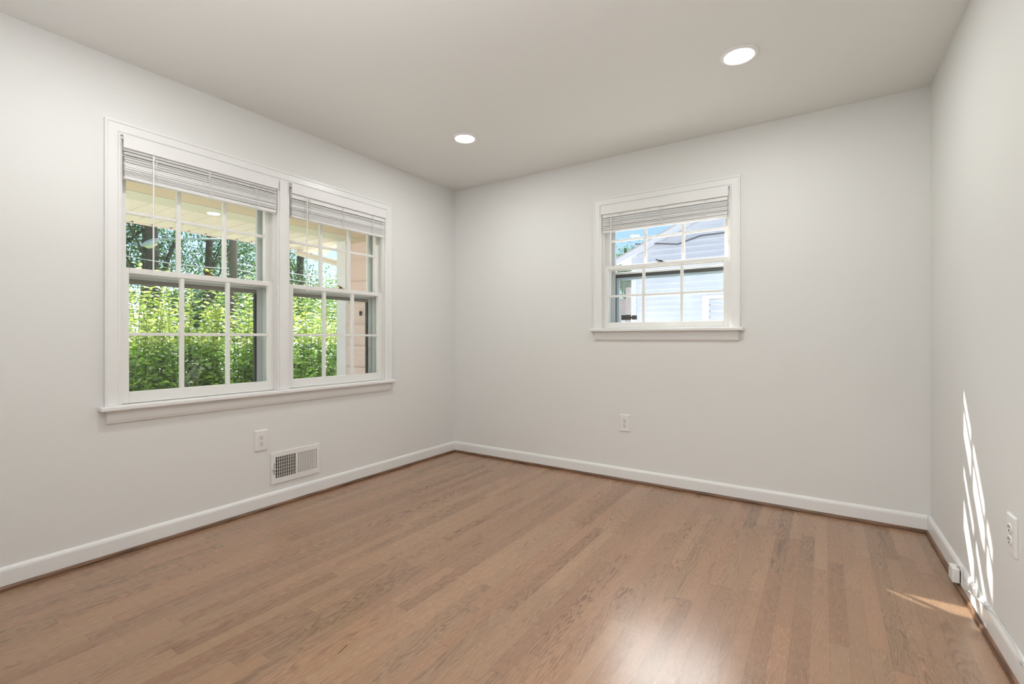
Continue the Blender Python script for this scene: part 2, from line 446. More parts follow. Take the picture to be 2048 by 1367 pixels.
def storm(W, z0, z1, zm, parent, fl, fr, side, dk, inner):
    """aluminium storm window; fl, fr = frame widths; side = +1 track on the high-u side, -1 on the low-u side"""
    d0 = 0.108; m = MB()
    m.box((0.001, d0, z0), (fl, d0+0.018, z1)); m.box((W-fr, d0, z0), (W-0.001, d0+0.018, z1))
    m.box((fl, d0, z1-0.035), (W-fr, d0+0.018, z1)); m.box((fl, d0, z0), (W-fr, d0+0.018, z0+0.022))
    m.box((fl, d0, zm), (W-fr, d0+0.018, zm+0.018))
    o = m.build('storm_frame', GREYM, parent, bevel=0.0015)
    m = MB()
    if side > 0: m.box((W-fr-0.013, d0+0.004, z0+0.022), (W-fr, d0+0.022, zm))
    else: m.box((fl, d0+0.004, z0+0.022), (fl+0.006, d0+0.022, zm))
    m.box((fl, d0+0.004, z0+0.022), (W-fr, d0+0.020, z0+0.027))
    m.build('side_track', DARKM, o)
    bx((fl, d0+0.003, zm-0.024), (W-fr, d0+0.023, zm)).build('meeting_track', dk, o)
    if inner:
        m = MB()
        m.box((fl+0.006, d0+0.006, z0+0.027), (fl+0.028, d0+0.020, zm-0.020))
        m.box((fl+0.028, d0+0.006, zm-0.044), (W-fr, d0+0.020, zm-0.020))
        m.build('screen_frame', BLUEG, o)
    bx((fl, d0+0.010, z0+0.03), (W-fr, d0+0.0125, zm-0.02)).build('storm_glass', DUSTY if inner else GLASS, o)
    return o

def jamb(W, z0, z1, parent):
    m = MB()
    m.box((0, -0.001, z0), (0.005, T-0.005, z1)); m.box((W-0.005, -0.001, z0), (W, T-0.005, z1))
    m.box((0, -0.001, z1), (W, T-0.005, z1-0.016))
    for s in (0, 1):   # stops and parting beads
        f = (lambda u: u) if s == 0 else (lambda u: W-u)
        m.box((f(0.005), 0.004, z0), (f(0.0115), 0.0135, z1-0.016))
        m.box((f(0.005), 0.0475, z0), (f(0.013), 0.0525, z1-0.016))
        m.box((f(0.005), 0.090, z0), (f(0.028), 0.107, z1-0.016))
        m.box((f(0.005), 0.127, z0), (f(0.020), T-0.01, z1-0.016))
    # sloped outer sill
    m.prism([(0.02, z0), (0.02, z0-0.03), (T+0.05, z0-0.06), (T+0.05, z0-0.035), (0.09, z0)], 0.0, W, lambda p, q, h: (h, p, q))
    return m.build('jamb_lining', TRIM, parent, bevel=0.001)

# left twin window: local u = world y, local d = world -x
W1 = 0.80
win1 = structure(empty('window_1', (0, LW0, 0), PI/2), 'twin double-hung window with white grids on the left wall')
TT = LW1-LW0
casing(TT, 0.735, 2.068, win1)
m = MB(); m.box((W1, -0.013, 0.735), (TT-W1, T-0.005, 2.068)); m.box((W1+0.012, -0.018, 0.735), (TT-W1-0.012, -0.013, 2.068))
m.build('mullion_post', TRIM, win1, bevel=0.002)
m = MB(); m.box((-0.085, 0.0, 0.712), (TT+0.085, -0.048, 0.735)); m.box((0.0, 0.0, 0.712), (TT, 0.055, 0.735))
m.build('stool', TRIM, win1, bevel=0.006, seg=3)
m = MB(); ap = [(0, 0.712), (-0.022, 0.712), (-0.022, 0.70), (-0.019, 0.69), (-0.017, 0.665), (-0.012, 0.650), (0, 0.643)]
m.prism(ap, -0.055, TT+0.055, lambda p, q, h: (h, p, q)); m.build('apron', TRIM, win1, bevel=0.001)
for k, uo in enumerate((0.0, TT-W1)):
    e = empty('window_unit', (uo, 0, 0), 0, win1)
    jamb(W1, 0.735, 2.068, e)
    lo = sash('lower_sash', W1, 0.737, 1.420, 0.794, 1.392, 1.085, 0.014, e, True)
    sash('upper_sash', W1, 1.386, 2.050, 1.424, 2.006, 1.708, 0.054, e, False)
    storm(W1, 0.74, 2.05, 1.372, e, 0.045, 0.066, 1, BROWNM, False)
    sash_lock(W1/2+0.02, 0.014, 1.420, BRASS, lo)

# back window: local u = world x, d = world y
W2 = BW1-BW0
win2 = structure(empty('window_2', (BW0, 0, 0), 0), 'small double-hung window with white grids on the back wall')
casing(W2, 1.137, 2.068, win2)
m = MB(); m.box((-0.085, 0.0, 1.114), (W2+0.085, -0.048, 1.137)); m.box((0.0, 0.0, 1.114), (W2, 0.055, 1.137))
m.build('stool', TRIM, win2, bevel=0.006, seg=3)
m = MB(); ap2 = [(p, q+0.402) for p, q in ap]
m.prism(ap2, -0.055, W2+0.055, lambda p, q, h: (h, p, q)); m.build('apron', TRIM, win2, bevel=0.001)
jamb(W2, 1.137, 2.068, win2)
lo = sash('lower_sash', W2, 1.139, 1.612, 1.183, 1.585, 1.383, 0.014, win2, True)
sash('upper_sash', W2, 1.580, 2.050, 1.618, 2.006, 1.811, 0.054, win2, False)
sash_lock(W2/2-0.01, 0.014, 1.612, BLACKM, lo)
st = storm(W2, 1.14, 2.05, 1.556, win2, 0.066, 0.045, -1, DARKM, True)
m = MB(); m.box((0.118, 0.094, 1.203), (0.192, 0.108, 1.243)); m.box((0.200, 0.098, 1.205), (0.238, 0.108, 1.238)); m.box((0.185, 0.10, 1.214), (0.205, 0.107, 1.228))
m.build('storm_latch', mat('latch_metal', (0.07, 0.06, 0.055), 0.4, 0.5), win2, bevel=0.002)

# ------------------------------------------------------------------ blinds
def blind(root_name, loc, rz, W, label, wand_u, wand_z, zs, seed):
    """raised mini blind: valance, head rail, bunched slats, bottom rail, cords, wand"""
    r = random.Random(seed)
    e = empty(root_name, loc, rz)
    tag(e, label, 'blind', 'raised white slat blinds')
    bx((0.006, -0.034, 2.002), (W-0.006, -0.026, 2.066)).build('valance', BLIND, e, bevel=0.002)
    bx((0.012, -0.022, 2.004-zs[0]), (W-0.012, 0.008, 2.036)).build('head_rail', BLIND, e, bevel=0.002)
    m = MB(); z = 2.002 - zs[0]; zbot = zs[1]; n = zs[2]
    wts = [r.choice((0.75, 0.8, 0.85, 0.9, 1.7)) if i > 3 else 1.5 for i in range(n)]
    tot = sum(wts); acc = 0.0
    for i in range(n):
        acc += wts[i]; zc = z - (z - zbot - 0.017)*(acc-wts[i]*0.5)/tot
        du = r.uniform(-0.002, 0.002); dd = r.uniform(-0.003, 0.003); tl = r.uniform(-0.0018, 0.0018); sk = r.uniform(-0.0012, 0.0012)
        pts = []
        for k in range(5):
            p = -0.0205 + 0.031*k/4; q = 0.0018*(1-((k-2)/2.0)**2) + tl*(k-2)/2
            pts.append((p+dd, q))
        pts += [(p, q-0.0040) for p, q in reversed(pts)]
        # slightly uneven lie across the width
        m.prism(pts, 0.013+du, W-0.013+du, lambda p, q, h, zc=zc, sk=sk: (h, p, zc+q+sk*(h/W-0.5)*2))
    m.build('slats', BLIND, e)
    bx((0.013, -0.0215, zbot), (W-0.013, 0.0105, zbot+0.014)).build('bottom_rail', BLIND, e, bevel=0.003)
    for fu in (0.17, 0.5, 0.83):
        m = MB()
        for s in (-0.006, 0.002, 0.009):
            pts = []
            for k in range(9):
                zz = 2.004 - (2.004-zbot-0.004)*k/8
                pts.append((W*fu + s + r.uniform(-0.007, 0.007), -0.0245 - r.uniform(0, 0.004), zz))
            m.tube(pts, 0.0013, 5)
        m.build('ladder_cord', BLIND, e)
    m = MB()
    m.tube([(wand_u, -0.030, 2.000), (wand_u, -0.033, 1.985), (wand_u-0.001, -0.033, wand_z+0.02), (wand_u-0.002, -0.033, wand_z)], [0.0025, 0.0035, 0.0035, 0.0045], 6)
    m.build('tilt_wand', PLASTIC, e)
    return e
blind('window_blind', (0, LW0, 0), PI/2, W1, 'raised white slat blind in the left half of the twin window', 0.130, 1.385, (0.012, 1.853, 21), 1)
blind('window_blind', (0, LW1-W1, 0), PI/2, W1, 'raised white slat blind in the right half of the twin window', 0.112, 1.375, (0.030, 1.851, 18), 2)
blind('window_blind', (BW0, 0, 0), 0, W2, 'raised white slat blind in the small window on the back wall', 0.085, 1.39, (0.026, 1.866, 16), 3)

# ------------------------------------------------------------------ recessed lights
def downlight(label):
    e = empty('recessed_light', (0, 0, H)); tag(e, label, 'ceiling light', 'round recessed ceiling lights')
    MB().lathe([(0.088, 0.0), (0.088, -0.004), (0.084, -0.0075), (0.070, -0.009), (0.066, -0.006), (0.064, 0.0)]).build('trim_ring', PLASTIC, e, smooth=True)
    MB().lathe([(0.0655, -0.001), (0.0655, -0.0045), (0.0001, -0.0050)]).build('lens', LENS, e, smooth=True)
    ld = bpy.data.lights.new('lamp', 'AREA'); ld.shape = 'DISK'; ld.size = 0.12; ld.energy = DOWNLIGHT_W; ld.color = (0.975, 0.995, 1.0)
    lo = bpy.data.objects.new('lamp', ld); COL.objects.link(lo); lo.parent = e; lo.location = (0, 0, -0.012)
    return e
dl = downlight('recessed ceiling light nearer the small window, larger of the two seen')
dl.location = (2.556, -0.885, H)
dup(dl, (0.840, -0.878, H), None, 'recessed ceiling light in the far left corner area near the twin window')
dup(dl, (0.790, -2.62, H), None, 'recessed ceiling light over the near left part of the room')
dup(dl, (2.556, -2.62, H), None, 'recessed ceiling light almost over the camera')
hl = bpy.data.lights.new('added_hall_fill', 'AREA'); hl.shape = 'DISK'; hl.size = 0.5; hl.energy = HALL_FILL_W; hl.color = (0.98, 0.99, 1.0)
ho = bpy.data.objects.new('added_hall_fill', hl); COL.objects.link(ho); ho.location = (2.7, YF-1.0, H-0.05)  # added light source out of view, there for overall brightness

fl_d = bpy.data.lights.new('added_ceiling_fill', 'AREA'); fl_d.shape = 'DISK'; fl_d.size = 0.35; fl_d.energy = CEILING_FILL_W; fl_d.color = (0.95, 0.98, 1.0)
fo = bpy.data.objects.new('added_ceiling_fill', fl_d); COL.objects.link(fo); fo.location = (2.0, -3.25, 1.45); fo.rotation_euler = (PI, 0, 0)  # added area light facing up, lifts the ceiling tone

# ------------------------------------------------------------------ outlets
def outlet(loc, rz, label):
    """local frame: u along wall, -d into the room, z up; origin at plate centre"""
    e = empty('wall_outlet', loc, rz); tag(e, label, 'outlet', 'white duplex wall outlets')
    p = MB(); w_, h_ = 0.0405, 0.0635
    o = [(-w_, -h_), (w_, -h_), (w_, h_), (-w_, h_)]; i_ = [(x*0.90, z*0.94) for x, z in o]
    v = [(x, 0.0, z) for x, z in o] + [(x, -0.003, z) for x, z in o] + [(x, -0.0075, z) for x, z in i_]
    p.v = v
    for k in range(4):
        j = (k+1) % 4; p.f += [(k, j, 4+j, 4+k), (4+k, 4+j, 8+j, 8+k)]
    p.f += [(8, 9, 10, 11), (3, 2, 1, 0)]
    p.build('cover_plate', PLASTIC, e, bevel=0.001)
    for s in (1, -1):
        c = 0.0195*s; m = MB(); pts = []
        for k in range(24):
            a = 2*PI*k/24; pts.append((0.0165*math.cos(a), c + max(-0.0140, min(0.0140, 0.0175*math.sin(a)))))
        m.prism(pts, -0.007, -0.0105, lambda a, q, h: (a, h, q))
        r = m.build('receptacle', PLASTIC, e, bevel=0.0008)
        q = MB()
        q.box((-0.0078, -0.0095, c+0.0005), (-0.0053, -0.0112, c+0.0095)); q.box((0.0053, -0.0095, c+0.0015), (0.0074, -0.0112, c+0.0090))
        q.prism([(0.0030*math.cos(2*PI*k/12), c-0.0068+0.0030*math.sin(2*PI*k/12)) for k in range(12)], -0.0095, -0.0112, lambda a, z_, h: (a, h, z_))
        q.build('socket_slots', DARK, r)
    m = MB(); m.prism([(0.003*math.cos(2*PI*k/10), 0.003*math.sin(2*PI*k/10)) for k in range(10)], -0.0070, -0.0088, lambda a, q_, h: (a, h, q_))
    m.build('screw', GREYM, e)
    return e
outlet((0, -1.832, 0.434), PI/2, 'white duplex outlet under the twin window on the left wall, left of the vent')
outlet((1.660, 0, 0.431), 0, 'white duplex outlet below the small window on the back wall')
outlet((xr(-1.263), -1.263, 0.4365), -PI/2 + SK, 'white duplex outlet on the right wall beside the sun streaks')

# ------------------------------------------------------------------ wall register
e = empty('wall_register', (0, -1.600, 0.242), PI/2)
tag(e, 'white steel wall register with vertical slots, left half open, above the left baseboard', 'vent')
m = MB(); hw, hh = 0.171, 0.099; zt_, zb_ = 0.068, -0.066
m.box((-hw, 0, zt_), (hw, -0.008, hh)); m.box((-hw, 0, -hh), (hw, -0.008, zb_))
m.box((-hw, 0, zb_), (-0.141, -0.008, zt_)); m.box((0.148, 0, zb_), (hw, -0.008, zt_)); m.box((-0.0055, 0, zb_), (0.0080, -0.008, zt_))
for a0, a1 in ((-0.141, -0.0055), (0.0080, 0.148)):
    st_ = (a1-a0)/11
    for k in range(1, 11):
        u = a0 + st_*k; m.box((u-0.0022, -0.0045, zb_), (u+0.0022, -0.0075, zt_))
fr = m.build('face_plate', PLASTIC, e, bevel=0.0012)
m = MB(); m.box((-0.142, -0.0004, zb_-0.001), (0.149, -0.0009, zt_+0.001)); m.build('duct_shade', DARK, e)  # flat dark sheet stands in for the shade inside the duct
m = MB()
for k in range(6):
    z_ = zt_-0.016 - k*0.021; m.box((-0.140, -0.0010, z_-0.0035), (-0.0065, -0.0016, z_+0.0035))
m.build('open_damper', DUCT, e)
m = MB(); m.box((0.009, -0.0010, zb_), (0.147, -0.0030, zt_)); m.build('closed_damper', LOUV, e)
m = MB(); m.box((-0.153, -0.0078, -0.040), (-0.150, -0.0086, 0.034)); m.build('lever_slot', DARK, e)
m = MB(); m.box((-0.166, -0.008, -0.009), (-0.138, -0.015, -0.003)); m.build('lever', GREYM, e, bevel=0.001)
for u, z_ in ((0.160, 0.0), (-0.163, -0.012)):
    m = MB(); m.prism([(u+0.0035*math.cos(2*PI*k/10), z_+0.0035*math.sin(2*PI*k/10)) for k in range(10)], -0.0078, -0.0095, lambda a, q_, h: (a, h, q_))
    m.build('screw', GREYM, e)

# ------------------------------------------------------------------ phone jack and cable on the right baseboard
e = empty('phone_jack', (xr(-0.66)-0.0135, -0.665, 0.052), -PI/2 + SK)
tag(e, 'small white surface phone jack box on the right baseboard, left of the sun patch', 'phone jack')
bx((-0.032, -0.028, -0.026), (0.032, -0.003, 0.034)).build('jack_box', PLASTIC, e, bevel=0.003)
bx((-0.028, -0.003, -0.022), (0.030, 0, 0.026)).build('gap_shade', DARK, e)  # dark slab put in for the shaded gap behind the box
e = empty('cable_splice_box', (xr(-0.913)-0.0135, -0.913, 0.098), -PI/2 + SK)
tag(e, 'rounded white cable box on the right baseboard inside the sun patch', 'cable box')
bx((-0.028, -0.013, -0.020), (0.028, 0, 0.018)).build('cover', PLASTIC, e, bevel=0.006, seg=3)
pts = [(-0.690, 0.092, 0.024), (-0.712, 0.106, 0.020), (-0.728, 0.108, 0.0175), (-0.733, 0.085, 0.0175), (-0.733, 0.050, 0.0175), (-0.745, 0.037, 0.0175), (-0.785, 0.043, 0.0175), (-0.835, 0.058, 0.0175), (-0.904, 0.074, 0.0175),
       (-0.969, 0.085, 0.0165), (-1.03, 0.093, 0.0135), (-1.08, 0.101, 0.009), (-1.13, 0.1035, 0.006), (-1.18, 0.1025, 0.006), (-1.265, 0.1015, 0.008), (-1.32, 0.100, 0.010), (-1.357, 0.096, 0.0125), (-1.385, 0.094, 0.0135), (-1.50, 0.101, 0.008), (-1.70, 0.102, 0.006), (-2.1, 0.101, 0.006), (-2.8, 0.101, 0.006), (-3.55, 0.101, 0.006)]
m = MB(); m.tube([(xr(y)-o_, y, z_) for y, z_, o_ in pts], 0.0024, 8)
tag(m.build('telephone_cable', CABLE, smooth=True), 'thin white cable tacked along the top of the right baseboard', 'cable')
cp = None
for k, (y, z_) in enumerate(((-1.035, 0.094), (-1.388, 0.094))):
    m = MB(); m.box((xr(y)-0.0175, y-0.004, z_-0.006), (xr(y)-0.003, y+0.004, z_+0.005))
    tag(m.build('cable_clip', GREYM, bevel=0.0006), ('small grey cable clip beside the sun patch on the right wall', 'small grey cable clip near the lower right edge below the right outlet')[k], 'clip', 'cable clips')

m = MB(); m.prism([(0, 0), (0.05, 0.0012), (0.046, 0.0035), (0.02, 0.003)], 0.0002, 0.0018, lambda p, q, h: (1.532 - p*0.25, -2.402 + p*0.93 + q, h))
tag(m.build('wood_splinter', DARKM), 'tiny dark splinter lying on the floor near the bottom of the photo', 'splinter')

# ------------------------------------------------------------------ outdoors: ground, porch, wing of the house
GZ = -0.55
tag(bx((-60, -40, GZ-0.2), (-4.3, 60, GZ)).build('lawn', GRASS), 'green lawn beyond the porch', 'lawn', None, 'structure')
tag(bx((-4.3, -40, GZ-0.2), (30, 60, GZ-0.02)).build('bounce_concrete', CONC), 'unseen concrete beside the house, made pale to bounce light', 'ground', None, 'structure')  # unseen pale slab put here to bounce sunlight into porch and room
por = empty('porch_roof', (0, 0, 2.45)); tag(por, 'cream and tan porch ceiling seen through the top of the twin window', 'porch roof')
por['kind'] = 'structure'
bx((-2.53, -8, 0.0), (-T, 1.2, 0.10)).build('porch_ceiling', TANC, por)
bx((-2.86, -8, -0.004), (-2.53, 0.96, 0.10)).build('beam', BEAMM, por)
m = MB(); k = 0; y = -8.0; ys = [-1.215 + 0.2*i for i in range(-34, 12)]
m.prism([(-2.86, -8), (-3.99, -8), (-3.99, 1.42), (-2.86, 0.93)], 0.006, 0.10, lambda p, q, h: (p, q, h))
for i, yy in enumerate(ys):
    ye = min(yy+0.190, 1.40)
    if yy > 1.3: continue
    x1 = -2.86
    if yy > 0.93: x1 = -2.86 - (yy-0.93)*2.3
    m.box((-3.99, yy+0.010, 0.0), (x1, ye, 0.0065))
m.build('soffit_panels', SOFFIT, por)
m = MB(); m.box((-4.02, -8, -0.012), (-3.99, 1.45, 0.16)); m.build('fascia', SOFFIT, por)
m = MB()
for yy in ys:
    if yy < 1.3: m.tube([(-3.975, yy+0.005, 0.004), (-3.975, yy+0.005, -0.004)], 0.010, 6)
m.build('soffit_notches', mat('dark_notch', (0.10, 0.05, 0.03), 0.8), por)  # dark brown dots where the panel joints meet the fascia
bx((-4.1, -8, 0.12), (-T-0.01, 1.2, 0.32)).build('roof_deck', ROOFG, por)

wing = empty('house_wing', (-1.5, 0.92, GZ)); tag(wing, 'pink sided wing of the house with a white corner board', 'house wing')
wing['kind'] = 'structure'
def wz(z): return z-GZ
m = MB()
zz = 0.0
while zz < 3.3:
    m.prism([(0.018, zz), (0.0, zz+0.30), (0.30, zz+0.30), (0.30, zz)], -1.28, 1.30, lambda p, q, h: (h, p, q)); zz += 0.30
m.build('siding', PINK, wing)
bx((-1.48, -0.03, 0), (-1.28, 0.30, wz(2.45))).build('corner_board', WHITEX, wing)
bx((-1.28, -0.022, wz(2.40)), (1.30, 0.0, wz(2.45))).build('frieze', TANC, wing)
bx((-0.985, -0.03, wz(1.375)), (-0.965, 0.0, wz(1.435))).build('wall_hook', BLACKM, wing)
m = MB(); m.tube([(-2.55, 0.02, wz(2.41)), (-1.482, 0.02, wz(2.14))], 0.042, 8)
dsp = m.build('downspout', SOFFIT)
dsp.location = wing.location
tag(dsp, 'cream downspout slanting from the eave to the white corner board', 'downspout')

# ------------------------------------------------------------------ outdoors: neighbour's house behind the back window
NY = 6.0
ne = empty('neighbour_house', (3.5, NY, GZ)); tag(ne, 'pale blue-white sided gable house seen through the small window', 'house')
x0, x1 = -0.38-3.5, 8.0-3.5
ze = wz(2.64); pk = 0.456
def roofz(x): return ze + pk*(min(x-(x0-0.28), (x1+0.28)-x))
m = MB(); z_ = 0.0; P_ = 0.112
xm = (x0+x1)/2
while z_ < roofz(xm)-0.05:
    zt2 = z_+P_
    lo_x = x0; hi_x = x1
    if zt2 > ze+0.10:
        d = (zt2-ze)/pk - 0.28 + 0.02; lo_x = x0+d; hi_x = x1-d
    if hi_x-lo_x < 0.1: break
    m.prism([(-0.032, z_), (0.0, zt2), (0.2, zt2), (0.2, z_)], lo_x, hi_x, lambda p, q, h: (h, p, q))
    z_ = zt2
m.build('siding', NEIGH, ne)
m = MB()
for s in (0, 1):
    xa, xb_ = (x0-0.28, xm) if s == 0 else (x1+0.28, xm)
    za, zb2 = ze, ze+pk*abs(xm-(x0-0.28))
    m.prism([(xa, za-0.075), (xb_, zb2-0.075), (xb_, zb2+0.02), (xa, za+0.02)], -0.16, -0.033, lambda p, q, h: (p, h, q))
m.build('rake_board', NEIGH, ne)
m = MB()
for s in (0, 1):
    xa, xb_ = (x0-0.34, xm) if s == 0 else (x1+0.34, xm)
    za, zb2 = ze-0.03, ze+pk*abs(xm-(x0-0.28))
    m.prism([(xa, za+0.02), (xb_, zb2+0.02), (xb_, zb2+0.05), (xa, za+0.05)], -0.19, 9.0, lambda p, q, h: (p, h, q))
m.build('roof', ROOFG, ne)
bx((x0, 0.0, 0), (x0+0.10, -0.03, ze-0.15)).build('corner_board', NEIGH, ne)
# its window: outer trim from x=0.99
wx = 0.99-3.5
m = MB(); m.box((wx, -0.03, wz(0.75)), (wx+0.12, 0, wz(1.86))); m.box((wx+0.12, -0.03, wz(1.79)), (wx+1.1, 0, wz(1.86))); m.box((wx+1.0, -0.03, wz(0.75)), (wx+1.1, 0, wz(1.79)))
m.box((wx+0.12, -0.025, wz(1.27)), (wx+1.0, -0.004, wz(1.36))); m.box((wx-0.02, -0.04, wz(0.70)), (wx+1.12, 0, wz(0.76)))
fw_ = m.build('window_frame', WHITEX, ne)
m = MB()
for k in range(16):
    zz = wz(0.80) + k*0.062; m.box((wx+0.14, -0.012, zz), (wx+0.98, -0.006, zz+0.045))
m.build('louvers', mat('grey_blinds', (0.50, 0.50, 0.56), 0.6), fw_)
bx((wx+0.12, -0.0065, wz(0.76)), (wx+1.0, -0.002, wz(1.79))).build('dark_pane', mat('dark_glass', (0.09, 0.10, 0.12), 0.15), fw_)
m = MB(); m.tube([(x0+0.10+0.42*k, -0.10, wz(2.93 + 0.10*math.sin(k*0.9+1.0)*0.3 - 0.06*k*(1 if k < 3 else 0) + 0.02*k)) for k in range(9)], 0.013, 6)
nw = m.build('service_wire', WIRED); nw.location = ne.location
tag(nw, 'dark service wire running across the pale gable wall', 'wire')
# reddish chimney-like brick block left of that house
ch = empty('brick_house', (-3.9, 13.0, GZ)); tag(ch, 'distant reddish brick building left of the pale gable house', 'building')
bx((-1.7, 0, 0), (1.05, 4, wz(2.45))).build('brick_wall', BRICKF, ch)
bx((0.90, -0.12, 0), (1.08, 0.3, wz(2.85))).build('chimney', BRICKF, ch)
m = MB(); m.prism([(-1.9, wz(2.45)), (0.90, wz(2.45)), (-0.4, wz(2.65))], -0.2, 4.2, lambda p, q, h: (p, h, q)); m.build('roof', ROOFG, ch)
bx((0.70, -0.03, wz(0.9)), (0.84, 0, wz(1.9))).build('window', WHITEX, ch)

# ------------------------------------------------------------------ plants
def leaves(centers, dirs, length, width, droop=0.25, simple=False):
    """numpy leaf mesh: every leaf its own island"""
    n = len(centers); c = np.asarray(centers, float); d = np.asarray(dirs, float)
    d /= np.linalg.norm(d, axis=1, keepdims=True)+1e-9
    up = RNG.normal(size=(n, 3))*0.45 + np.array([0, 0, 1.0])
    s = np.cross(d, up); s /= np.linalg.norm(s, axis=1, keepdims=True)+1e-9
    nn = np.cross(s, d)
    L = (length*(0.7+0.6*RNG.random(n)))[:, None]; Wd = (width*(0.7+0.6*RNG.random(n)))[:, None]
    if simple:
        pts = [c, c+d*L*0.45+s*Wd*0.5+nn*Wd*0.12, c+d*L-nn*L*droop, c+d*L*0.45-s*Wd*0.5+nn*Wd*0.12]
        V = np.stack(pts, 1).reshape(-1, 3); base = (np.arange(n)*4)[:, None]
        F = np.concatenate([base+np.array([0, 1, 2]), base+np.array([0, 2, 3])], 0)
        return V, F
    f = nn*Wd*0.14
    pts = [c, c+d*L*0.38+nn*L*0.03, c+d*L*0.72-nn*L*droop*0.35, c+d*L-nn*L*droop,
           c+d*L*0.34+s*Wd*0.5+f, c+d*L*0.68+s*Wd*0.38+f-nn*L*droop*0.35,
           c+d*L*0.34-s*Wd*0.5+f, c+d*L*0.68-s*Wd*0.38+f-nn*L*droop*0.35]
    V = np.stack(pts, 1).reshape(-1, 3); base = (np.arange(n)*8)[:, None]
    T_ = [(0, 4, 1), (4, 5, 2), (4, 2, 1), (5, 3, 2), (0, 1, 6), (1, 2, 7), (1, 7, 6), (2, 3, 7)]
    F = np.concatenate([base+np.array(t) for t in T_], 0)
    return V, F

def leaf_obj(name, V, F, m, parent):
    me = bpy.data.meshes.new(name)
    me.vertices.add(len(V)); me.vertices.foreach_set('co', V.astype(np.float32).ravel())
    me.loops.add(len(F)*3); me.loops.foreach_set('vertex_index', F.astype(np.int32).ravel())
    me.polygons.add(len(F)); me.polygons.foreach_set('loop_start', (np.arange(len(F))*3).astype(np.int32))
    me.polygons.foreach_set('loop_total', np.full(len(F), 3, np.int32))
    me.update(calc_edges=True); me.validate()
    me.materials.append(m)
    o = bpy.data.objects.new(name, me); COL.objects.link(o); o.parent = parent
    return o

def shrub(loc, h, rad, label, seed, nstem=46, pale=0.5):
    r = random.Random(seed); e = empty('shrub', loc)
    tag(e, label, 'shrub', 'shrubs beyond the porch')
    st_ = MB(); C1, D1_, C2, D2_ = [], [], [], []
    for i in range(nstem):
        a = r.uniform(0, 2*PI); rr = rad*math.sqrt(r.random())
        bx_, by_ = 0.35*rr*math.cos(a), 0.35*rr*math.sin(a)
        tall = r.random() < 0.26
        hh_ = h*(r.uniform(0.86, 1.12) if tall else r.uniform(0.35, 0.80))
        tx, ty = rr*math.cos(a)*1.1, rr*math.sin(a)*1.1
        path = []
        for k in range(7):
            t = k/6; path.append(Vector((bx_+(tx-bx_)*t**0.7 + r.uniform(-.02, .02), by_+(ty-by_)*t**0.7 + r.uniform(-.02, .02), hh_*t)))
        st_.tube(path, [0.010*(1-0.8*k/6)+0.001 for k in range(7)], 5)
        z0_ = 0.12; nn_ = int(hh_/0.062)
        for j in range(nn_):
            t = z0_ + (1-z0_)*j/nn_; kk = min(int(t*6), 5); ft = t*6-kk
            p = path[kk].lerp(path[kk+1], ft); ang = (j % 2)*PI/2 + i
            for q in (0, PI):
                dv = (math.cos(ang+q), math.sin(ang+q), 0.55)
                if t*hh_ > h*pale: C2.append(tuple(p)); D2_.append(dv)
                else: C1.append(tuple(p)); D1_.append(dv)
            # side twigs carry more leaves low down
            if t < 0.80:
                for q in range(3):
                    o_ = Vector((r.gauss(0, 0.10), r.gauss(0, 0.10), r.gauss(0, 0.06)))
                    (C1 if t*hh_ < h*pale else C2).append(tuple(p+o_)); (D1_ if t*hh_ < h*pale else D2_).append((o_.x, o_.y, 0.03+r.uniform(-.04, .06)))
    st_.build('stems', STEM, e)
    V, F = leaves(C1, D1_, 0.092, 0.046, 0.25); leaf_obj('leaves', V, F, LEAF_HEDGE, e)['kind'] = 'stuff'
    V, F = leaves(C2, D2_, 0.092, 0.038, 0.30); o = leaf_obj('young_shoots', V, F, LEAF_SHOOT, e)
    o['label'] = 'yellow-green young shoots'; o['kind'] = 'stuff'
    return e
sh = [(-4.70, -1.15, 2.32, 0.62, 'leafy shrub at the left edge of the twin window, tall pale shoots'),
      (-4.85, -0.40, 2.42, 0.62, 'broad shrub behind the middle of the left window half'),
      (-4.75, 0.35, 2.38, 0.60, 'shrub with pale shoots at the right side of the left window half'),
      (-4.85, 1.10, 2.36, 0.60, 'shrub seen at the left side of the right window half'),
      (-4.90, 1.85, 2.40, 0.62, 'shrub right beside the white corner board of the pink wing'),
      (-5.90, -0.9, 2.20, 0.70, 'shrub in the second row behind the left window half'),
      (-5.95, 0.5, 2.30, 0.70, 'shrub in the second row between both window halves'),
      (-6.00, 2.2, 2.30, 0.70, 'shrub in the second row behind the right window half')]
for k, (x, y, h_, r_, lb) in enumerate(sh):
    shrub((x, y, GZ), h_, r_, lb, 101+k, 46 if k < 5 else 34, 0.62 if k < 5 else 0.66)

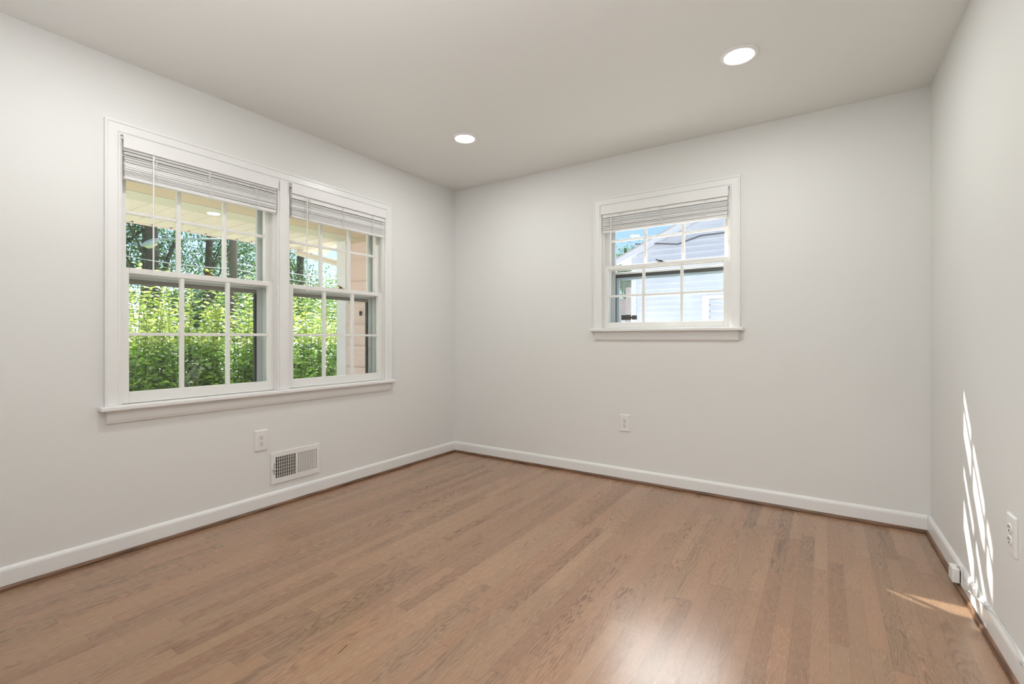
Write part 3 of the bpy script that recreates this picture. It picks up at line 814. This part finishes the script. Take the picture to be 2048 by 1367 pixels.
def tree(name, loc, trunk_r, lean, height, crown, nleaf, label, seed, leafm=LEAF_TREE, lsize=0.085, branches=9, dens=0.52):
    """crown: (cx,cy,cz,rx,ry,rz) ellipsoid relative to loc"""
    r = random.Random(seed); rg = np.random.default_rng(seed)
    e = empty(name, loc); tag(e, label, 'tree', 'trees beyond the shrubs')
    m = MB(); path = []
    for k in range(9):
        t = k/8; path.append(Vector((lean[0]*t + 0.08*math.sin(3*t+seed), lean[1]*t + 0.08*math.cos(4*t+seed), height*t)))
    m.tube(path, [trunk_r*(1.25-0.25*min(1, k) - 0.06*k) for k in range(9)], 10)
    ends = []
    cc = Vector(crown[:3]); cr_ = crown[3:]
    for i in range(branches):
        k = r.randint(2, 7); p = path[k]
        v = Vector((r.gauss(0, 1), r.gauss(0, 1), r.gauss(0, 1))).normalized()
        tgt = cc + Vector((v.x*cr_[0], v.y*cr_[1], v.z*cr_[2]))*r.uniform(0.55, 0.95)
        mid = p.lerp(tgt, 0.5) + Vector((r.uniform(-.3, .3), r.uniform(-.3, .3), r.uniform(-.1, .3)))
        br = [p, p.lerp(mid, 0.5), mid, mid.lerp(tgt, 0.5), tgt]
        rr = trunk_r*r.uniform(0.22, 0.42)
        m.tube(br, [rr, rr*0.8, rr*0.6, rr*0.4, rr*0.15], 6)
        ends += [br[3], br[4], mid]
        for s_ in range(2):
            t2 = br[3] + Vector((r.gauss(0, .8), r.gauss(0, .8), r.gauss(0, .5)))
            m.tube([br[2], br[2].lerp(t2, .5)+Vector((0, 0, .08)), t2], [rr*0.4, rr*0.25, rr*0.1], 5); ends.append(t2)
    m.build('trunk', BARK, e)
    # leaf clumps
    nleaf = int(nleaf*dens); ncl = max(24, nleaf//110); cl = []
    for i in range(ncl):
        if i < len(ends): c = ends[i]
        else:
            v = Vector((r.gauss(0, 1), r.gauss(0, 1), r.gauss(0, 1))).normalized()*(r.random()**0.4)
            c = cc + Vector((v.x*cr_[0], v.y*cr_[1], v.z*cr_[2]))
        cl.append(tuple(c))
    cl = np.array(cl); idx = rg.integers(0, len(cl), nleaf)
    pos = cl[idx] + rg.normal(size=(nleaf, 3))*np.array([0.34, 0.34, 0.20])
    dr = rg.normal(size=(nleaf, 3)); dr[:, 2] -= 0.3
    V, F = leaves(pos, dr, lsize, lsize*0.62, 0.2, True); leaf_obj('foliage', V, F, leafm, e)['kind'] = 'stuff'
    return e
tree('shade_tree', (-11.79, 1.80, GZ), 0.24, (-0.3, -0.15, 0), 7.5, (-1.8, 0.4, 4.9, 1.7, 2.1, 2.2), 14000, 'large dark trunked shade tree behind the left window half', 3)
tree('shade_tree', (-13.9, 1.2, GZ), 0.15, (-0.2, 0.5, 0), 6.5, (0.2, -0.5, 4.0, 1.6, 1.5, 2.2), 13000, 'leafy shade tree at the far left edge of the twin window', 4)
tree('shade_tree', (-12.48, 3.1, GZ), 0.13, (0.1, 0.35, 0), 7.0, (-1.9, 0.9, 4.6, 1.4, 1.6, 2.1), 8000, 'slim leaning tree between the big trunk and the pole', 5, branches=10)
tree('shade_tree', (-15.2, 6.4, GZ), 0.16, (0.0, 0.4, 0), 7.0, (-0.4, 0.0, 4.4, 1.9, 2.1, 2.2), 11000, 'open crowned tree right of the pole', 6)
tree('shade_tree', (-11.4, 5.6, GZ), 0.15, (0.0, 0.2, 0), 6.8, (-0.2, -0.3, 4.3, 1.5, 1.3, 2.0), 9000, 'leafy tree behind the right window half', 8)
tree('bushy_tree', (-9.6, 4.1, GZ), 0.08, (0, 0, 0), 2.6, (0, 0, 2.1, 0.9, 0.9, 0.9), 9000, 'low pale green bushy tree behind the right window half', 9, LEAF_PALE)
tree('bushy_tree', (-9.9, 6.2, GZ), 0.10, (0, 0, 0), 3.2, (0, 0, 2.7, 1.1, 1.1, 1.0), 10000, 'pale green bushy tree beside the white corner board', 10, LEAF_PALE)
tree('distant_tree', (-45, 13.5, GZ), 0.3, (0, 0, 0), 5.0, (0, 0, 3.4, 3.0, 4.2, 2.2), 14000, 'distant rounded tree above the grey roof', 11, LEAF_TREE, 0.24, dens=1.0)
tree('distant_tree', (-40.5, 19.0, GZ), 0.3, (0, 0, 0), 6, (0, 0, 3.8, 3.0, 3.8, 2.8), 16000, 'distant tree mass behind the pole', 12, LEAF_TREE, 0.24, dens=1.0)
tree('distant_tree', (-31, 17.8, GZ), 0.3, (0, 0, 0), 6, (0, 0, 3.6, 2.6, 2.6, 2.6), 14000, 'distant dark trees seen through the right window half', 13, LEAF_TREE, 0.20, dens=1.0)
tree('distant_tree', (-24.5, 8.3, GZ), 0.25, (0, 0, 0), 4, (0, 0, 2.6, 1.6, 1.8, 1.8), 11000, 'dark rounded tree in front of the distant grey roofs', 15, LEAF_TREE, 0.14, dens=1.0)
tree('distant_tree', (-7.0, 24.0, GZ), 0.15, (0, 0, 0), 7, (0.4, 0, 5.7, 1.9, 1.6, 1.3), 9000, 'distant dark treetop behind the pale gable roof', 14, LEAF_TREE, 0.12, dens=1.0)

# utility pole and street lamp
PX, PY = -8.06, 1.93
pl = empty('utility_pole', (PX, PY, GZ)); tag(pl, 'straight weathered wooden utility pole behind the left window half', 'pole')
MB().tube([(0, 0, 0), (0, 0, 8)], [0.088, 0.070], 14).build('pole_shaft', POLE, pl, smooth=True)
lm = empty('street_lamp', (PX, PY, 3.26)); tag(lm, 'grey street lamp on a long arm reaching left from the pole', 'street lamp')
AX = Vector((-0.834, -0.551, 0))
m = MB(); m.tube([tuple(AX*0.075), tuple(AX*0.9), tuple(AX*1.60), tuple(AX*1.70+Vector((0, 0, -0.03)))], 0.020, 8); m.build('arm', LAMPM, lm, smooth=True)
m = MB(); hp = []
for k in range(9):
    t = k/8; hp.append((AX*(1.64+0.40*t) + Vector((0, 0, -0.02-0.13*t)), [0.024, 0.045, 0.062, 0.070, 0.073, 0.070, 0.060, 0.043, 0.012][k]))
m.tube([tuple(p) for p, _ in hp], [q for _, q in hp], 12)
m.build('lamp_head', LAMPM, lm, smooth=True)
m = MB(); m.tube([tuple(AX*1.72+Vector((0, 0, -0.10))), tuple(AX*1.80+Vector((0, 0, -0.15))), tuple(AX*1.90+Vector((0, 0, -0.165))), tuple(AX*1.96+Vector((0, 0, -0.15)))], [0.035, 0.052, 0.048, 0.028], 10)
m.build('lamp_lens', mat('frosted_lamp_lens', (0.75, 0.72, 0.55), 0.3), lm, smooth=True)

def sag(a, b, s, n=14):
    a = Vector(a); b = Vector(b)
    return [tuple(a.lerp(b, k/n) - Vector((0, 0, s*4*(k/n)*(1-k/n)))) for k in range(n+1)]
wires = [((-9.75, 0.15, 2.88), (PX-0.06, PY-0.03, 2.60), 0.06, 'lower wire running left from the utility pole'),
         ((PX+0.05, PY+0.06, 2.72), (-6.9, 5.5, 2.55), 0.08, 'upper wire running right from the utility pole'),
         ((PX+0.05, PY+0.06, 2.58), (-6.8, 5.5, 2.38), 0.09, 'lower wire running right from the utility pole')]
for a, b_, s_, lb in wires:
    tag(MB().tube(sag(a, b_, s_), 0.009, 6).build('overhead_wire', WIRE), lb, 'wire', 'overhead wires')

# distant houses to the left
def far_house(loc, rz, wdt, dep, hh_, rh, label, wallm):
    e = empty('distant_house', loc, rz); tag(e, label, 'house', 'distant houses')
    bx((-wdt/2, -dep/2, 0), (wdt/2, dep/2, hh_)).build('wall', wallm, e)
    m = MB(); m.prism([(-dep/2-0.4, hh_-0.05), (dep/2+0.4, hh_-0.05), (0, hh_+rh)], -wdt/2-0.3, wdt/2+0.3, lambda p, q, h: (h, p, q)); m.build('roof', mat('pale_grey_roof', (0.30, 0.30, 0.35), 0.8, noise=(4, (0.24, 0.24, 0.28))), e)
    for k in range(3):
        bx((-wdt/2+1+k*wdt/3.2, -dep/2-0.05, hh_*0.35), (-wdt/2+2.1+k*wdt/3.2, -dep/2, hh_*0.8)).build('window', mat('dark_pane', (0.03, 0.04, 0.05), 0.2), e)
    return e
far_house((-35.0, 8.6, GZ), PI/2+0.05, 8, 7, 2.0, 1.9, 'distant low house with a pale grey roof at the left of the twin window', HOUSEW)
far_house((-32.0, 15.6, GZ), PI/2+1.2, 7, 5, 2.1, 1.8, 'distant low house with a pale gable roof behind the shrubs', HOUSEW)
